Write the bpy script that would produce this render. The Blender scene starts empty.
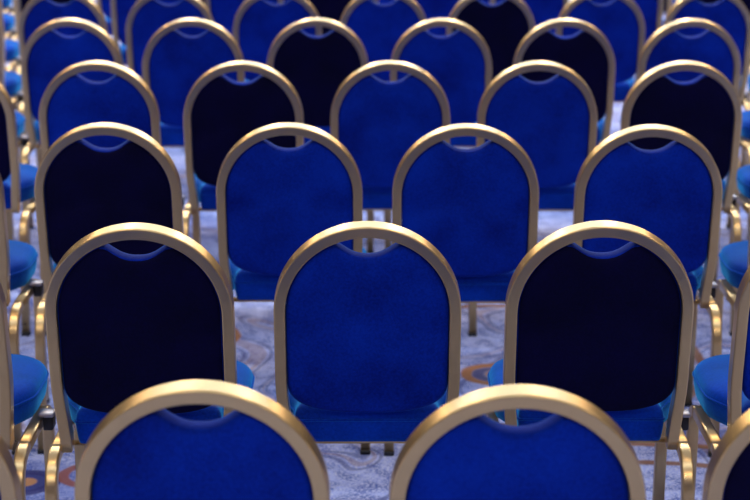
import bpy, bmesh, math, random
from mathutils import Vector, Matrix
random.seed(7)
SC = bpy.context.scene
COL = SC.collection
PI = math.pi

# ------------------------------------------------------------------ helpers
def link(name, bm, mats, parent=None, smooth=True):
    me = bpy.data.meshes.new(name)
    bmesh.ops.recalc_face_normals(bm, faces=bm.faces[:])
    bm.to_mesh(me); bm.free()
    for m in (mats if isinstance(mats, (list, tuple)) else [mats]):
        me.materials.append(m)
    if smooth:
        for p in me.polygons: p.use_smooth = True
    o = bpy.data.objects.new(name, me)
    COL.objects.link(o)
    if parent is not None: o.parent = parent
    return o

def rrect(w, h, r, seg=3):
    pts = []; e = r*0.25
    for cx, cy, a0 in ((w/2-r, h/2-r, 0), (-w/2+r, h/2-r, 90), (-w/2+r, -h/2+r, 180), (w/2-r, -h/2+r, 270)):
        A0, A1 = math.radians(a0), math.radians(a0+90)
        pts.append((cx + r*math.cos(A0) + e*math.sin(A0), cy + r*math.sin(A0) - e*math.cos(A0)))
        for k in range(seg+1):
            a = math.radians(a0 + 90*k/seg)
            pts.append((cx + r*math.cos(a), cy + r*math.sin(a)))
        pts.append((cx + r*math.cos(A1) - e*math.sin(A1), cy + r*math.sin(A1) + e*math.cos(A1)))
    return pts

def sweep(bm, path, binormal, w, h, r, seg=3, cap=True):
    """rounded rectangular tube; w along the in-plane normal, h along the binormal"""
    n = len(path); rings = []
    B = Vector(binormal).normalized()
    sec = rrect(w, h, r, seg)
    for i, p in enumerate(path):
        p = Vector(p)
        a = Vector(path[max(i-1, 0)]); b = Vector(path[min(i+1, n-1)])
        t = (b - a).normalized()
        N = B.cross(t).normalized()
        B2 = t.cross(N).normalized()
        rings.append([bm.verts.new(p + N*x + B2*y) for x, y in sec])
    m = len(sec)
    for i in range(n-1):
        for j in range(m):
            bm.faces.new((rings[i][j], rings[i][(j+1) % m], rings[i+1][(j+1) % m], rings[i+1][j]))
    if cap:
        bm.faces.new(rings[0][::-1]); bm.faces.new(rings[-1])

def round_tube(bm, path, r, seg=6, closed=False):
    n = len(path); rings = []
    for i, p in enumerate(path):
        p = Vector(p)
        if closed: a, b = Vector(path[i-1]), Vector(path[(i+1) % n])
        else: a, b = Vector(path[max(i-1, 0)]), Vector(path[min(i+1, n-1)])
        t = (b-a).normalized()
        N = t.cross(Vector((0, 0, 1)))
        if N.length < 1e-4: N = Vector((1, 0, 0))
        N.normalize(); U = N.cross(t).normalized()
        rings.append([bm.verts.new(p + N*r*math.cos(2*PI*k/seg) + U*r*math.sin(2*PI*k/seg)) for k in range(seg)])
    for i in range(n if closed else n-1):
        A, Bq = rings[i], rings[(i+1) % n]
        for j in range(seg):
            bm.faces.new((A[j], A[(j+1) % seg], Bq[(j+1) % seg], Bq[j]))

def bevel_box(bm, c, s, b=0.003, seg=2):
    r = bmesh.ops.create_cube(bm, size=1.0)
    vs = r['verts']
    for v in vs: v.co = Vector((c[0]+v.co.x*s[0], c[1]+v.co.y*s[1], c[2]+v.co.z*s[2]))
    es = list({e for v in vs for e in v.link_edges})
    bmesh.ops.bevel(bm, geom=es, offset=b, segments=seg, affect='EDGES', profile=0.5)

def fillet(pts, radii, seg=8):
    """polyline with rounded corners"""
    out = [Vector(pts[0])]
    for i in range(1, len(pts)-1):
        p = Vector(pts[i]); a = (Vector(pts[i-1])-p); b = (Vector(pts[i+1])-p)
        r = radii[i-1]
        a.normalize(); b.normalize()
        A = p + a*r; Bq = p + b*r
        for k in range(seg+1):
            t = k/seg
            out.append(A*(1-t)**2 + p*2*t*(1-t) + Bq*t*t)
    out.append(Vector(pts[-1]))
    return out

# ---------------------------------------------------------------- materials
def new_mat(name):
    m = bpy.data.materials.new(name); m.use_nodes = True
    nt = m.node_tree
    return m, nt, nt.nodes['Principled BSDF']

def node(nt, t, **kw):
    n = nt.nodes.new(t)
    for k, v in kw.items(): setattr(n, k, v)
    return n

def math_n(nt, op, a, b=None, c=None, clamp=False):
    n = node(nt, 'ShaderNodeMath', operation=op); n.use_clamp = clamp
    for i, v in enumerate((a, b, c)):
        if v is None: continue
        if isinstance(v, (int, float)): n.inputs[i].default_value = v
        else: nt.links.new(v, n.inputs[i])
    return n.outputs[0]

def mix_c(nt, fac, a, b):
    n = node(nt, 'ShaderNodeMix', data_type='RGBA')
    for i, v in ((0, fac), (6, a), (7, b)):
        if isinstance(v, (int, float)): n.inputs[i].default_value = v
        elif isinstance(v, (tuple, list)): n.inputs[i].default_value = (*v, 1)
        else: nt.links.new(v, n.inputs[i])
    return n.outputs[2]

def velvet(name, dark, light, sheen, sheen_tint, rough=0.75, sr=0.32):
    m, nt, p = new_mat(name)
    tc = node(nt, 'ShaderNodeTexCoord')
    oi = node(nt, 'ShaderNodeObjectInfo')
    off = node(nt, 'ShaderNodeVectorMath', operation='ADD')
    nt.links.new(tc.outputs['Object'], off.inputs[0])
    sc = node(nt, 'ShaderNodeVectorMath', operation='SCALE')
    comb = node(nt, 'ShaderNodeCombineXYZ')
    for i in range(3): nt.links.new(oi.outputs['Random'], comb.inputs[i])
    nt.links.new(comb.outputs[0], sc.inputs[0]); sc.inputs['Scale'].default_value = 9.0
    nt.links.new(sc.outputs[0], off.inputs[1])
    n1 = node(nt, 'ShaderNodeTexNoise'); n1.inputs['Scale'].default_value = 7; n1.inputs['Detail'].default_value = 3
    n2 = node(nt, 'ShaderNodeTexNoise'); n2.inputs['Scale'].default_value = 170; n2.inputs['Detail'].default_value = 2
    nt.links.new(off.outputs[0], n1.inputs['Vector']); nt.links.new(tc.outputs['Object'], n2.inputs['Vector'])
    f = math_n(nt, 'ADD', math_n(nt, 'MULTIPLY', n1.outputs[0], 0.75), math_n(nt, 'MULTIPLY', n2.outputs[0], 0.45))
    mr = node(nt, 'ShaderNodeMapRange'); mr.inputs[1].default_value = 0.35; mr.inputs[2].default_value = 0.85
    nt.links.new(f, mr.inputs[0])
    c = mix_c(nt, mr.outputs[0], dark, light)
    nt.links.new(c, p.inputs['Base Color'])
    p.inputs['Roughness'].default_value = rough
    p.inputs['Specular IOR Level'].default_value = 0.08
    p.inputs['Sheen Weight'].default_value = sheen
    p.inputs['Sheen Roughness'].default_value = sr
    p.inputs['Sheen Tint'].default_value = (*sheen_tint, 1)
    b1 = node(nt, 'ShaderNodeBump'); b1.inputs['Strength'].default_value = 0.25; b1.inputs['Distance'].default_value = 0.012
    b2 = node(nt, 'ShaderNodeBump'); b2.inputs['Strength'].default_value = 0.25; b2.inputs['Distance'].default_value = 0.001
    nt.links.new(n1.outputs[0], b1.inputs['Height']); nt.links.new(n2.outputs[0], b2.inputs['Height'])
    nt.links.new(b1.outputs[0], b2.inputs['Normal']); nt.links.new(b2.outputs[0], p.inputs['Normal'])
    return m

M_BLUE = velvet('blue_velvet', (0.000, 0.006, 0.15), (0.0005, 0.028, 0.40), 0.35, (0.03, 0.36, 1.0))
M_BLUE_LIT = velvet('blue_velvet_lit', (0.000, 0.012, 0.18), (0.001, 0.046, 0.50), 1.0, (0.05, 0.50, 1.0), sr=0.40)  # same velvet as the backs; lamplight on the seats put into a lighter base
M_DARK = velvet('navy_velvet', (0.0006, 0.0004, 0.011), (0.0016, 0.0009, 0.034), 0.02, (0.02, 0.05, 0.5))

def metal(name, base, rough):
    m, nt, p = new_mat(name)
    tc = node(nt, 'ShaderNodeTexCoord')
    mp = node(nt, 'ShaderNodeMapping'); mp.inputs['Scale'].default_value = (9, 9, 9)
    nt.links.new(tc.outputs['Object'], mp.inputs[0])
    n = node(nt, 'ShaderNodeTexNoise'); n.inputs['Scale'].default_value = 3; n.inputs['Detail'].default_value = 1
    nt.links.new(mp.outputs[0], n.inputs['Vector'])
    c = mix_c(nt, n.outputs[0], tuple(x*0.95 for x in base), tuple(min(1, x*1.05) for x in base))
    nt.links.new(c, p.inputs['Base Color'])
    p.inputs['Metallic'].default_value = 0.9
    r = math_n(nt, 'ADD', math_n(nt, 'MULTIPLY', n.outputs[0], 0.06), rough-0.03)
    nt.links.new(r, p.inputs['Roughness'])
    return m
M_GOLD = metal('gold_satin_metal', (0.65, 0.445, 0.20), 0.29)
M_SILVER = metal('silver_metal', (0.42, 0.41, 0.44), 0.4)

M_RUBBER, _nt, _p = new_mat('black_rubber')
_n = node(_nt, 'ShaderNodeTexNoise'); _n.inputs['Scale'].default_value = 60
_nt.links.new(mix_c(_nt, _n.outputs[0], (0.004, 0.004, 0.005), (0.012, 0.012, 0.013)), _p.inputs['Base Color'])
_p.inputs['Roughness'].default_value = 0.5
M_PAN, _nt, _p = new_mat('black_seat_pan')
_n = node(_nt, 'ShaderNodeTexNoise'); _n.inputs['Scale'].default_value = 30
_nt.links.new(mix_c(_nt, _n.outputs[0], (0.006, 0.006, 0.010), (0.014, 0.014, 0.02)), _p.inputs['Base Color'])
_p.inputs['Roughness'].default_value = 0.8

# ------------------------------------------------------------------- carpet
def carpet():
    m, nt, p = new_mat('patterned_carpet')
    tc = node(nt, 'ShaderNodeTexCoord')
    obj = tc.outputs['Object']
    def noise(scale, detail, vec=obj, dist=0.0):
        n = node(nt, 'ShaderNodeTexNoise'); n.inputs['Scale'].default_value = scale
        n.inputs['Detail'].default_value = detail; n.inputs['Distortion'].default_value = dist
        nt.links.new(vec, n.inputs['Vector']); return n
    def ramp(v, lo, hi):
        r = node(nt, 'ShaderNodeMapRange'); r.interpolation_type = 'SMOOTHSTEP'
        r.inputs[1].default_value = lo; r.inputs[2].default_value = hi
        nt.links.new(v, r.inputs[0]); return r.outputs[0]
    fine = noise(130, 3); mid = noise(16, 4, dist=0.6); big = noise(1.9, 2, dist=0.4)
    pale = (0.47, 0.55, 0.95); slate = (0.12, 0.175, 0.52); white = (0.72, 0.77, 0.98)
    c = mix_c(nt, ramp(mid.outputs[0], 0.34, 0.66), slate, pale)
    c = mix_c(nt, ramp(fine.outputs[0], 0.42, 0.68), c, white)
    c = mix_c(nt, math_n(nt, 'MULTIPLY', ramp(big.outputs[0], 0.50, 0.66), 0.55), c, slate)
    # sweeping contour lines in the weave: brown and dark slate
    lines = noise(1.15, 1.0, dist=1.6)
    w = math_n(nt, 'ABSOLUTE', math_n(nt, 'SUBTRACT', math_n(nt, 'FRACT', math_n(nt, 'MULTIPLY', lines.outputs[0], 6.0)), 0.5))
    brown = math_n(nt, 'SUBTRACT', 1.0, ramp(w, 0.025, 0.06))
    c = mix_c(nt, math_n(nt, 'MULTIPLY', brown, 0.36), c, (0.36, 0.17, 0.075))
    navy = math_n(nt, 'SUBTRACT', 1.0, ramp(math_n(nt, 'ABSOLUTE', math_n(nt, 'SUBTRACT', w, 0.13)), 0.02, 0.06))
    c = mix_c(nt, math_n(nt, 'MULTIPLY', navy, 0.55), c, (0.075, 0.085, 0.26))
    # round medallions woven in at fixed places on the carpet
    sep = node(nt, 'ShaderNodeSeparateXYZ'); nt.links.new(obj, sep.inputs[0])
    wob = math_n(nt, 'MULTIPLY', math_n(nt, 'SUBTRACT', noise(5, 2).outputs[0], 0.5), 0.05)
    for (x, y, r0, core, rim, full) in MEDALLIONS:
        dx = math_n(nt, 'SUBTRACT', sep.outputs[0], x); dy = math_n(nt, 'SUBTRACT', sep.outputs[1], y)
        d = math_n(nt, 'ADD', math_n(nt, 'SQRT', math_n(nt, 'ADD', math_n(nt, 'MULTIPLY', dx, dx), math_n(nt, 'MULTIPLY', dy, dy))), wob)
        ring = math_n(nt, 'SUBTRACT', 1.0, ramp(math_n(nt, 'ABSOLUTE', math_n(nt, 'SUBTRACT', d, r0)), 0.012, 0.022))
        ring2 = math_n(nt, 'SUBTRACT', 1.0, ramp(math_n(nt, 'ABSOLUTE', math_n(nt, 'SUBTRACT', d, r0*0.62)), 0.010, 0.03))
        inside = math_n(nt, 'SUBTRACT', 1.0, ramp(d, r0*0.9, r0))
        dot = math_n(nt, 'SUBTRACT', 1.0, ramp(d, r0*0.30, r0*0.42))
        c = mix_c(nt, math_n(nt, 'MULTIPLY', inside, 0.6*full), c, core)
        c = mix_c(nt, math_n(nt, 'MULTIPLY', ring2, 0.8*full), c, (0.05, 0.06, 0.22))
        c = mix_c(nt, math_n(nt, 'MULTIPLY', ring, 0.9), c, rim)
        c = mix_c(nt, math_n(nt, 'MULTIPLY', dot, 0.9*full), c, (0.60, 0.30, 0.12))
    nt.links.new(c, p.inputs['Base Color'])
    p.inputs['Roughness'].default_value = 0.95
    p.inputs['Specular IOR Level'].default_value = 0.05
    b = node(nt, 'ShaderNodeBump'); b.inputs['Strength'].default_value = 0.5; b.inputs['Distance'].default_value = 0.004
    nt.links.new(fine.outputs[0], b.inputs['Height']); nt.links.new(b.outputs[0], p.inputs['Normal'])
    return m

# ------------------------------------------------------------------- camera
F_PX, PITCH, CAM_H = 1763.94, 0.2594, 1.7715
cam_d = bpy.data.cameras.new('camera'); cam = bpy.data.objects.new('camera', cam_d); COL.objects.link(cam)
cam.location = (0, 0, CAM_H); cam.rotation_euler = (PI/2 - PITCH, 0, 0)
cam_d.sensor_width = 36; cam_d.lens = F_PX/750*36
cam_d.clip_start = 0.05; cam_d.clip_end = 200
cam_d.dof.use_dof = True; cam_d.dof.focus_distance = 3.62; cam_d.dof.aperture_fstop = 4.6
SC.camera = cam

def floor_at(px, py):
    a = PITCH + math.atan((py-250)/F_PX)
    D = CAM_H/math.tan(a)
    z = D*math.cos(PITCH) + CAM_H*math.sin(PITCH)
    return (px-375)/F_PX*z, D

def med(px, py, r, core, rim, full=1.0, dy=0.0):
    x, y = floor_at(px, py); return (x, y+dy, r, core, rim, full)
ORANGE = (0.46, 0.20, 0.055)
BROWN = (0.30, 0.15, 0.07)
MEDALLIONS = [
    med(198, 337, 0.125, (0.40, 0.42, 0.70), ORANGE, 0.0),
    med(498, 374, 0.095, (0.62, 0.58, 0.66), ORANGE, 1.0),
    med(26, 482, 0.070, (0.07, 0.08, 0.26), (0.05, 0.05, 0.18), 1.0),
    med(92, 474, 0.072, (0.38, 0.40, 0.66), (0.34, 0.12, 0.09), 0.0),
    med(650, 444, 0.55, (0.38, 0.42, 0.7), BROWN, 0.0, -0.55),
    med(650, 462, 0.52, (0.38, 0.42, 0.7), BROWN, 0.0, -0.52),
    med(500, 306, 0.60, (0.38, 0.42, 0.7), BROWN, 0.0, -0.60),
]

bm = bmesh.new()
bmesh.ops.create_grid(bm, x_segments=24, y_segments=24, size=13)
for v in bm.verts: v.co.y += 9
fl = link('floor', bm, carpet(), None, smooth=False); fl['kind'] = 'structure'

# -------------------------------------------------------------------- chair
# back plane: u across, v up along the leaning hoop
HB = Vector((0, 0.085, 0.401)); HT = Vector((0, 0.005, 0.898))
VL = (HT-HB).length; VD = (HT-HB).normalized(); BN = Vector((0, VD.z, -VD.y))   # BN points forward (away from the viewer)
def hp(u, v, n=0.0): return HB + Vector((u, 0, 0)) + VD*v + BN*n
R_H = 0.181; V_S = VL - R_H

def hoop_half_width(v):
    t = max(0.0, min(1.0, v/0.17)); t = t*t*(3-2*t)
    return 0.171 + (R_H-0.171)*t

def make_hoop(root):
    bm = bmesh.new(); path = []
    n1 = 12
    for k in range(n1): path.append(hp(-hoop_half_width(V_S*k/n1), V_S*k/n1))
    for k in range(49):
        a = PI - PI*k/48
        path.append(hp(R_H*math.cos(a), V_S + R_H*math.sin(a)))
    for k in range(n1-1, -1, -1): path.append(hp(hoop_half_width(V_S*k/n1), V_S*k/n1))
    sweep(bm, path, BN, 0.024, 0.038, 0.0034, 3)
    return link('back_frame', bm, M_GOLD, root)

def back_outline():
    W = 0.1685; pts = []
    US = 0.070
    arc = lambda u: V_S + math.sqrt(max(0, W*W-u*u))
    v_e = arc(US)
    # scoop, right to left
    for k in range(25):
        u = US - 2*US*k/24
        q = abs(u)/US
        s = q**2.4*(1.6-0.6*q**5) if q < 1 else 1.0
        pts.append((u, 0.444 + (v_e-0.003-0.444)*min(1.0, s/1.06)))
    a0 = math.acos(-US/W)
    for k in range(1, 25):
        a = a0 + (PI-a0)*k/24
        pts.append((W*math.cos(a), V_S + W*math.sin(a)))
    v_c = 0.168
    for k in range(1, 12):
        v = V_S + (v_c-V_S)*k/12
        pts.append((-W, v))
    for k in range(0, 41):
        a = PI + PI*k/40
        cu, sv = math.cos(a), math.sin(a)
        pts.append((W*math.copysign(abs(cu)**0.70, cu), v_c - 0.083*abs(sv)**0.70))
    for k in range(11, 0, -1):
        pts.append((W, V_S + (v_c-V_S)*k/12))
    for k in range(24, 0, -1):
        a = a0 + (PI-a0)*k/24
        pts.append((-W*math.cos(a), V_S + W*math.sin(a)))
    # narrow with the frame near the bottom
    out = []
    for u, v in pts:
        lim = hoop_half_width(v)-0.0115
        out.append((max(-lim, min(lim, u)), v))
    return out

def make_backrest(root, rear_mat):
    bm = bmesh.new(); ol = back_outline(); n = len(ol)
    cu, cv = 0.0, 0.29
    # (scale, depth, material) rings from the rear centre round the rim to the front centre
    prof = [(0.06, -0.0185), (0.3, -0.0185), (0.55, -0.018), (0.76, -0.017), (0.89, -0.0155), (0.955, -0.0135), (0.985, -0.0105), (1.0, -0.006),
            (1.0, 0.012), (0.99, 0.020), (0.965, 0.026), (0.90, 0.031), (0.76, 0.034), (0.5, 0.036), (0.06, 0.037)]
    rings = []
    for s, d in prof:
        ring = []
        for u, v in ol:
            uu = cu+(u-cu)*s; vv = cv+(v-cv)*s
            dd = d
            if d < -0.012:   # soft lumbar crease across the rear
                dd += 0.006*math.exp(-((vv-0.30-0.03*math.cos(uu*18))/0.03)**2) + 0.005*math.exp(-((vv-0.13)/0.05)**2)*math.cos(uu*16)
            ring.append(bm.verts.new(hp(uu, vv, dd)))
        rings.append(ring)
    for i in range(len(rings)-1):
        for j in range(n):
            f = bm.faces.new((rings[i][j], rings[i][(j+1) % n], rings[i+1][(j+1) % n], rings[i+1][j]))
            f.material_index = 0 if i < 6 else 1
    f = bm.faces.new(rings[0][::-1]); f.material_index = 0
    f = bm.faces.new(rings[-1]); f.material_index = 1
    return link('backrest', bm, [rear_mat, M_BLUE], root)

def seat_outline(inset=0.0):
    pts = []
    y0, y1 = 0.097, 0.505
    def hw(y):
        t = max(0, min(1, (y-0.15)/0.12)); t = t*t*(3-2*t)
        return 0.1565 + (0.203-0.1565)*t
    # right side rear -> front, front corner, mirrored
    right = []
    for k in range(0, 5): right.append((0.034*k, y0 if k else y0))
    for k in range(0, 4):
        a = -PI/2 + PI/2*k/3
        right.append((0.1565-0.010+0.010*math.cos(a), y0+0.010+0.010*math.sin(a)))
    ys = [0.118, 0.130, 0.143, 0.155, 0.17, 0.185, 0.20, 0.22, 0.25, 0.29, 0.33, 0.37]
    for y in ys: right.append((hw(y), y))
    rc = 0.11
    for k in range(1, 13):
        a = PI/2*k/12
        right.append((0.203-rc+rc*math.cos(a)**0.9, 0.385+(y1-0.012-0.385)*math.sin(a)))
    for k in range(1, 5):
        x = (0.203-rc)*(1-k/4)
        right.append((x, y1-0.012+0.012*(1-(x/(0.203-rc))**2)))
    left = [(-x, y) for x, y in right[-2:0:-1]]
    return right + left

def make_seat(root):
    bm = bmesh.new(); ol = seat_outline(); n = len(ol); cx, cy = 0, 0.30
    prof = [(0.1, 0.4015), (0.94, 0.4015), (0.965, 0.404), (0.978, 0.414), (0.992, 0.432), (1.0, 0.448), (0.997, 0.456), (0.985, 0.4645), (0.962, 0.471),
            (0.92, 0.477), (0.84, 0.483), (0.68, 0.489), (0.42, 0.493), (0.08, 0.495)]
    rings = []
    for s, z in prof:
        ring = []
        for x, y in ol:
            yy = cy+(y-cy)*s
            ring.append(bm.verts.new((x*s, yy, z + 0.010*max(0, (0.2-yy)/0.12)*max(0.0, (z-0.44)/0.04))))
        rings.append(ring)
    for i in range(len(rings)-1):
        for j in range(n):
            bm.faces.new((rings[i][j], rings[i][(j+1) % n], rings[i+1][(j+1) % n], rings[i+1][j]))
    bm.faces.new(rings[0][::-1]); bm.faces.new(rings[-1])
    o = link('seat', bm, M_BLUE_LIT, root)
    bm = bmesh.new()
    round_tube(bm, [(x*1.0, cy+(y-cy)*1.0, 0.4515 + 0.0035*max(0, (0.2-y)/0.12)) for x, y in ol], 0.0030, 6, True)
    link('piping', bm, M_BLUE_LIT, o)
    return o

RX = 0.2005     # side frame tube centre
TW = 0.026
def side_path(s):
    x = s*RX
    pts = [(x, -0.004, 0.0), (x, 0.040, 0.386), (x, 0.385, 0.386), (x, 0.405, 0.0)]
    return fillet(pts, [0.075, 0.06], 10)

def make_frame(root):
    for s in (-1, 1):
        full = side_path(s)
        k = 11                       # points: start, 11 on the rear bend, 11 on the front bend, end
        rear = full[:1+k]; front = full[1+k:]
        B = (1, 0, 0)
        for part in ('rear', 'front'):
            seg = rear if part == 'rear' else front
            a, b = (seg[0], seg[1]) if part == 'rear' else (seg[-1], seg[-2])
            d = (b-a).normalized()
            body = list(seg)
            if part == 'rear': body[0] = a + d*0.012
            else: body[-1] = a + d*0.012
            bm = bmesh.new(); sweep(bm, body, B, TW, TW, 0.005, 3)
            lg = link('leg', bm, M_GOLD, root)
            bm = bmesh.new(); sweep(bm, [a+Vector((0, 0, 0.0)), a + d*0.0115], B, TW+0.002, TW+0.002, 0.005, 3)
            link('foot_cap', bm, M_RUBBER, lg)
        bm = bmesh.new(); sweep(bm, [rear[-1], front[0]], B, TW, TW, 0.005, 3)
        link('seat_rail', bm, M_GOLD, root)
    # cross tubes under the seat
    bm = bmesh.new(); sweep(bm, [(-0.168, 0.116, 0.4015), (0.168, 0.116, 0.4015)], (0, 0, 1), 0.014, 0.012, 0.004, 2)
    link('crossbar', bm, M_GOLD, root)
    bm = bmesh.new(); sweep(bm, [(-RX+0.012, 0.36, 0.384), (RX-0.012, 0.36, 0.384)], (0, 0, 1), 0.020, 0.020, 0.004, 2)
    link('crossbar', bm, M_GOLD, root)
    # row linking bracket on the right hand side frame
    bm = bmesh.new(); bevel_box(bm, (RX+0.0255, 0.272, 0.388), (0.023, 0.040, 0.036), 0.004, 2)
    br = link('linking_bracket', bm, M_RUBBER, root)
    bm = bmesh.new(); bevel_box(bm, (RX+0.0225, 0.265, 0.4075), (0.035, 0.034, 0.011), 0.004, 3)
    link('bracket_cap', bm, M_SILVER, br)

def make_chair(name, rear_mat):
    root = bpy.data.objects.new(name, None); COL.objects.link(root)
    root.empty_display_size = 0.1
    make_hoop(root); make_backrest(root, rear_mat); make_seat(root); make_frame(root)
    return root

def copy_tree(o, parent=None):
    c = o.copy(); COL.objects.link(c)
    if parent is not None: c.parent = parent
    for ch in list(o.children): copy_tree(ch, c)
    return c

# rows: (distance, [x of each chair], indices of the chairs with a near-black back)
ROWS = [
    (2.477, [-0.719, -0.256, 0.209, 0.680], {3}),
    (3.453, [-0.933, -0.471, -0.015, 0.451, 0.915], {0, 1, 3}),
    (4.512, [-1.158, -0.695, -0.223, 0.235, 0.708, 1.176], {0, 1}),
    (5.580, [-1.343, -0.881, -0.420, 0.049, 0.518, 0.979, 1.443], {0, 2, 5}),
    (6.628, [-1.607, -1.145, -0.687, -0.218, 0.250, 0.714, 1.186, 1.650], {0, 3, 5}),
    (7.622, [-1.812, -1.349, -0.884, -0.422, 0.037, 0.500, 0.974, 1.437, 1.900], {0, 5}),
    (8.680, [-2.02, -1.565, -1.100, -0.640, -0.175, 0.290, 0.756, 1.220, 1.680, 2.14], {1, 4, 8}),
    (9.740, [-2.26, -1.80, -1.340, -0.880, -0.415, 0.050, 0.513, 0.976, 1.440, 1.900, 2.36], {3, 8}),
    (10.80, [-2.48, -2.02, -1.56, -1.100, -0.640, -0.180, 0.285, 0.750, 1.215, 1.680, 2.14, 2.60], {5, 10}),
]
# places in the far rows that stand wholly behind the chairs in front
HIDDEN = {(7, 7), (7, 9), (8, 2), (8, 3), (8, 4), (8, 5), (8, 6), (8, 7), (8, 8), (8, 10), (8, 11)}
ORD = ['first', 'second', 'third', 'fourth', 'fifth', 'sixth', 'seventh', 'eighth', 'ninth', 'tenth', 'eleventh']
ROWN = ['nearest row', 'second nearest row'] + [w + ' nearest row' for w in ORD[2:]]
# chairs of which the photo's edge leaves only a strip
EDGE = {(0, 0): 'left', (0, 3): 'right', (1, 0): 'left', (1, 4): 'right', (2, 0): 'left', (2, 5): 'right', (3, 0): 'left', (3, 6): 'right',
        (4, 0): 'left', (4, 7): 'right', (5, 0): 'left', (5, 8): 'right', (6, 0): 'left', (6, 9): 'right', (7, 0): 'left', (7, 10): 'right', (8, 0): 'left'}
def label_of(r, i, k, xs):
    back = 'near-black back' if k else 'royal blue back'
    if (r, i) in EDGE:
        side = EDGE[(r, i)]
        what = {0: 'gold hooped banquet chair', 3: 'gold hooped banquet chair'}.get(r, 'gold framed blue banquet chair')
        return f'{what} cut off by the {side} photo edge, {ROWN[r]}'
    n = sum(1 for q in range(i) if (r, q) not in HIDDEN)
    m = sum(1 for q in range(i+1, len(xs)) if (r, q) not in HIDDEN)
    pos = (ORD[n] + ' from left') if n <= m else (ORD[m] + ' from right')
    return f'gold hooped banquet chair with {back}, {pos} in the {ROWN[r]}'
proto = {}
CHAIRS = []
for r, (D, xs, dark) in enumerate(ROWS):
    for i, x in enumerate(xs):
        if (r, i) in HIDDEN: continue
        k = i in dark
        if k not in proto:
            proto[k] = make_chair('banquet_chair', M_DARK if k else M_BLUE); o = proto[k]
        else:
            o = copy_tree(proto[k])
        D_ = D + {(0, 1): -0.010, (0, 2): -0.03, (1, 1): -0.018, (1, 2): -0.004, (2, 4): -0.015}.get((r, i), 0)
        o.location = (x*(1.025, 1.025, 1.016, 1.01, 1.006)[min(r, 4)], D_ + random.uniform(-0.008, 0.008)*(r > 1), 0)
        o.rotation_euler = (0, 0, math.radians(random.uniform(-0.4, 0.4)))
        CHAIRS.append((o, r, i, k))
        o['category'] = 'chair'; o['group'] = 'rows of gold framed banquet chairs'
        o['label'] = label_of(r, i, k, xs)

# ------------------------------------------------------------------- lights
def area(name, loc, size, power, col, aim=None, size_y=None):
    d = bpy.data.lights.new(name, 'AREA'); d.energy = power; d.color = col
    d.shape = 'RECTANGLE'; d.size = size; d.size_y = size_y or size
    o = bpy.data.objects.new(name, d); COL.objects.link(o); o.location = loc
    if aim is not None:
        o.rotation_euler = (Vector(aim)-Vector(loc)).to_track_quat('-Z', 'Y').to_euler()
    return o
WARM = (1.0, 0.74, 0.45); COOL = (0.72, 0.84, 1.0); NEUT = (1.0, 0.95, 0.92)
for y, p in ((-4.0, 125), (1.5, 70), (8.0, 190), (12.0, 330), (16.0, 340)):  # the row behind the camera is unseen fill, added to light the backs
    area('ceiling_and_fill_lamp', (0, y, 4.8), 8.0, p, COOL, size_y=0.4)
    for x in (-5.4, -1.8, 1.8, 5.4):
        area('ceiling_and_fill_lamp', (x, y+1.6, 4.8), 0.4, p*0.33, WARM)

# the hall around: pale ceiling above, dimmer walls at the horizon
w = bpy.data.worlds.new('world'); SC.world = w; w.use_nodes = True
nt = w.node_tree; bg = nt.nodes['Background']
tc = node(nt, 'ShaderNodeTexCoord'); sp = node(nt, 'ShaderNodeSeparateXYZ'); nt.links.new(tc.outputs['Generated'], sp.inputs[0])
cr = node(nt, 'ShaderNodeValToRGB'); nt.links.new(sp.outputs[2], cr.inputs[0])
cr.color_ramp.elements[0].position = 0.0; cr.color_ramp.elements[0].color = (0.075, 0.062, 0.052, 1)
cr.color_ramp.elements[1].position = 0.75; cr.color_ramp.elements[1].color = (0.42, 0.46, 0.62, 1)
e = cr.color_ramp.elements.new(0.30); e.color = (0.125, 0.108, 0.10, 1)
nt.links.new(cr.outputs[0], bg.inputs[0]); bg.inputs[1].default_value = 1.0

SC.view_settings.view_transform = 'Standard'; SC.view_settings.look = 'None'
SC.view_settings.gamma = 1; SC.view_settings.use_curve_mapping = False
SC.view_settings.exposure = 0.0
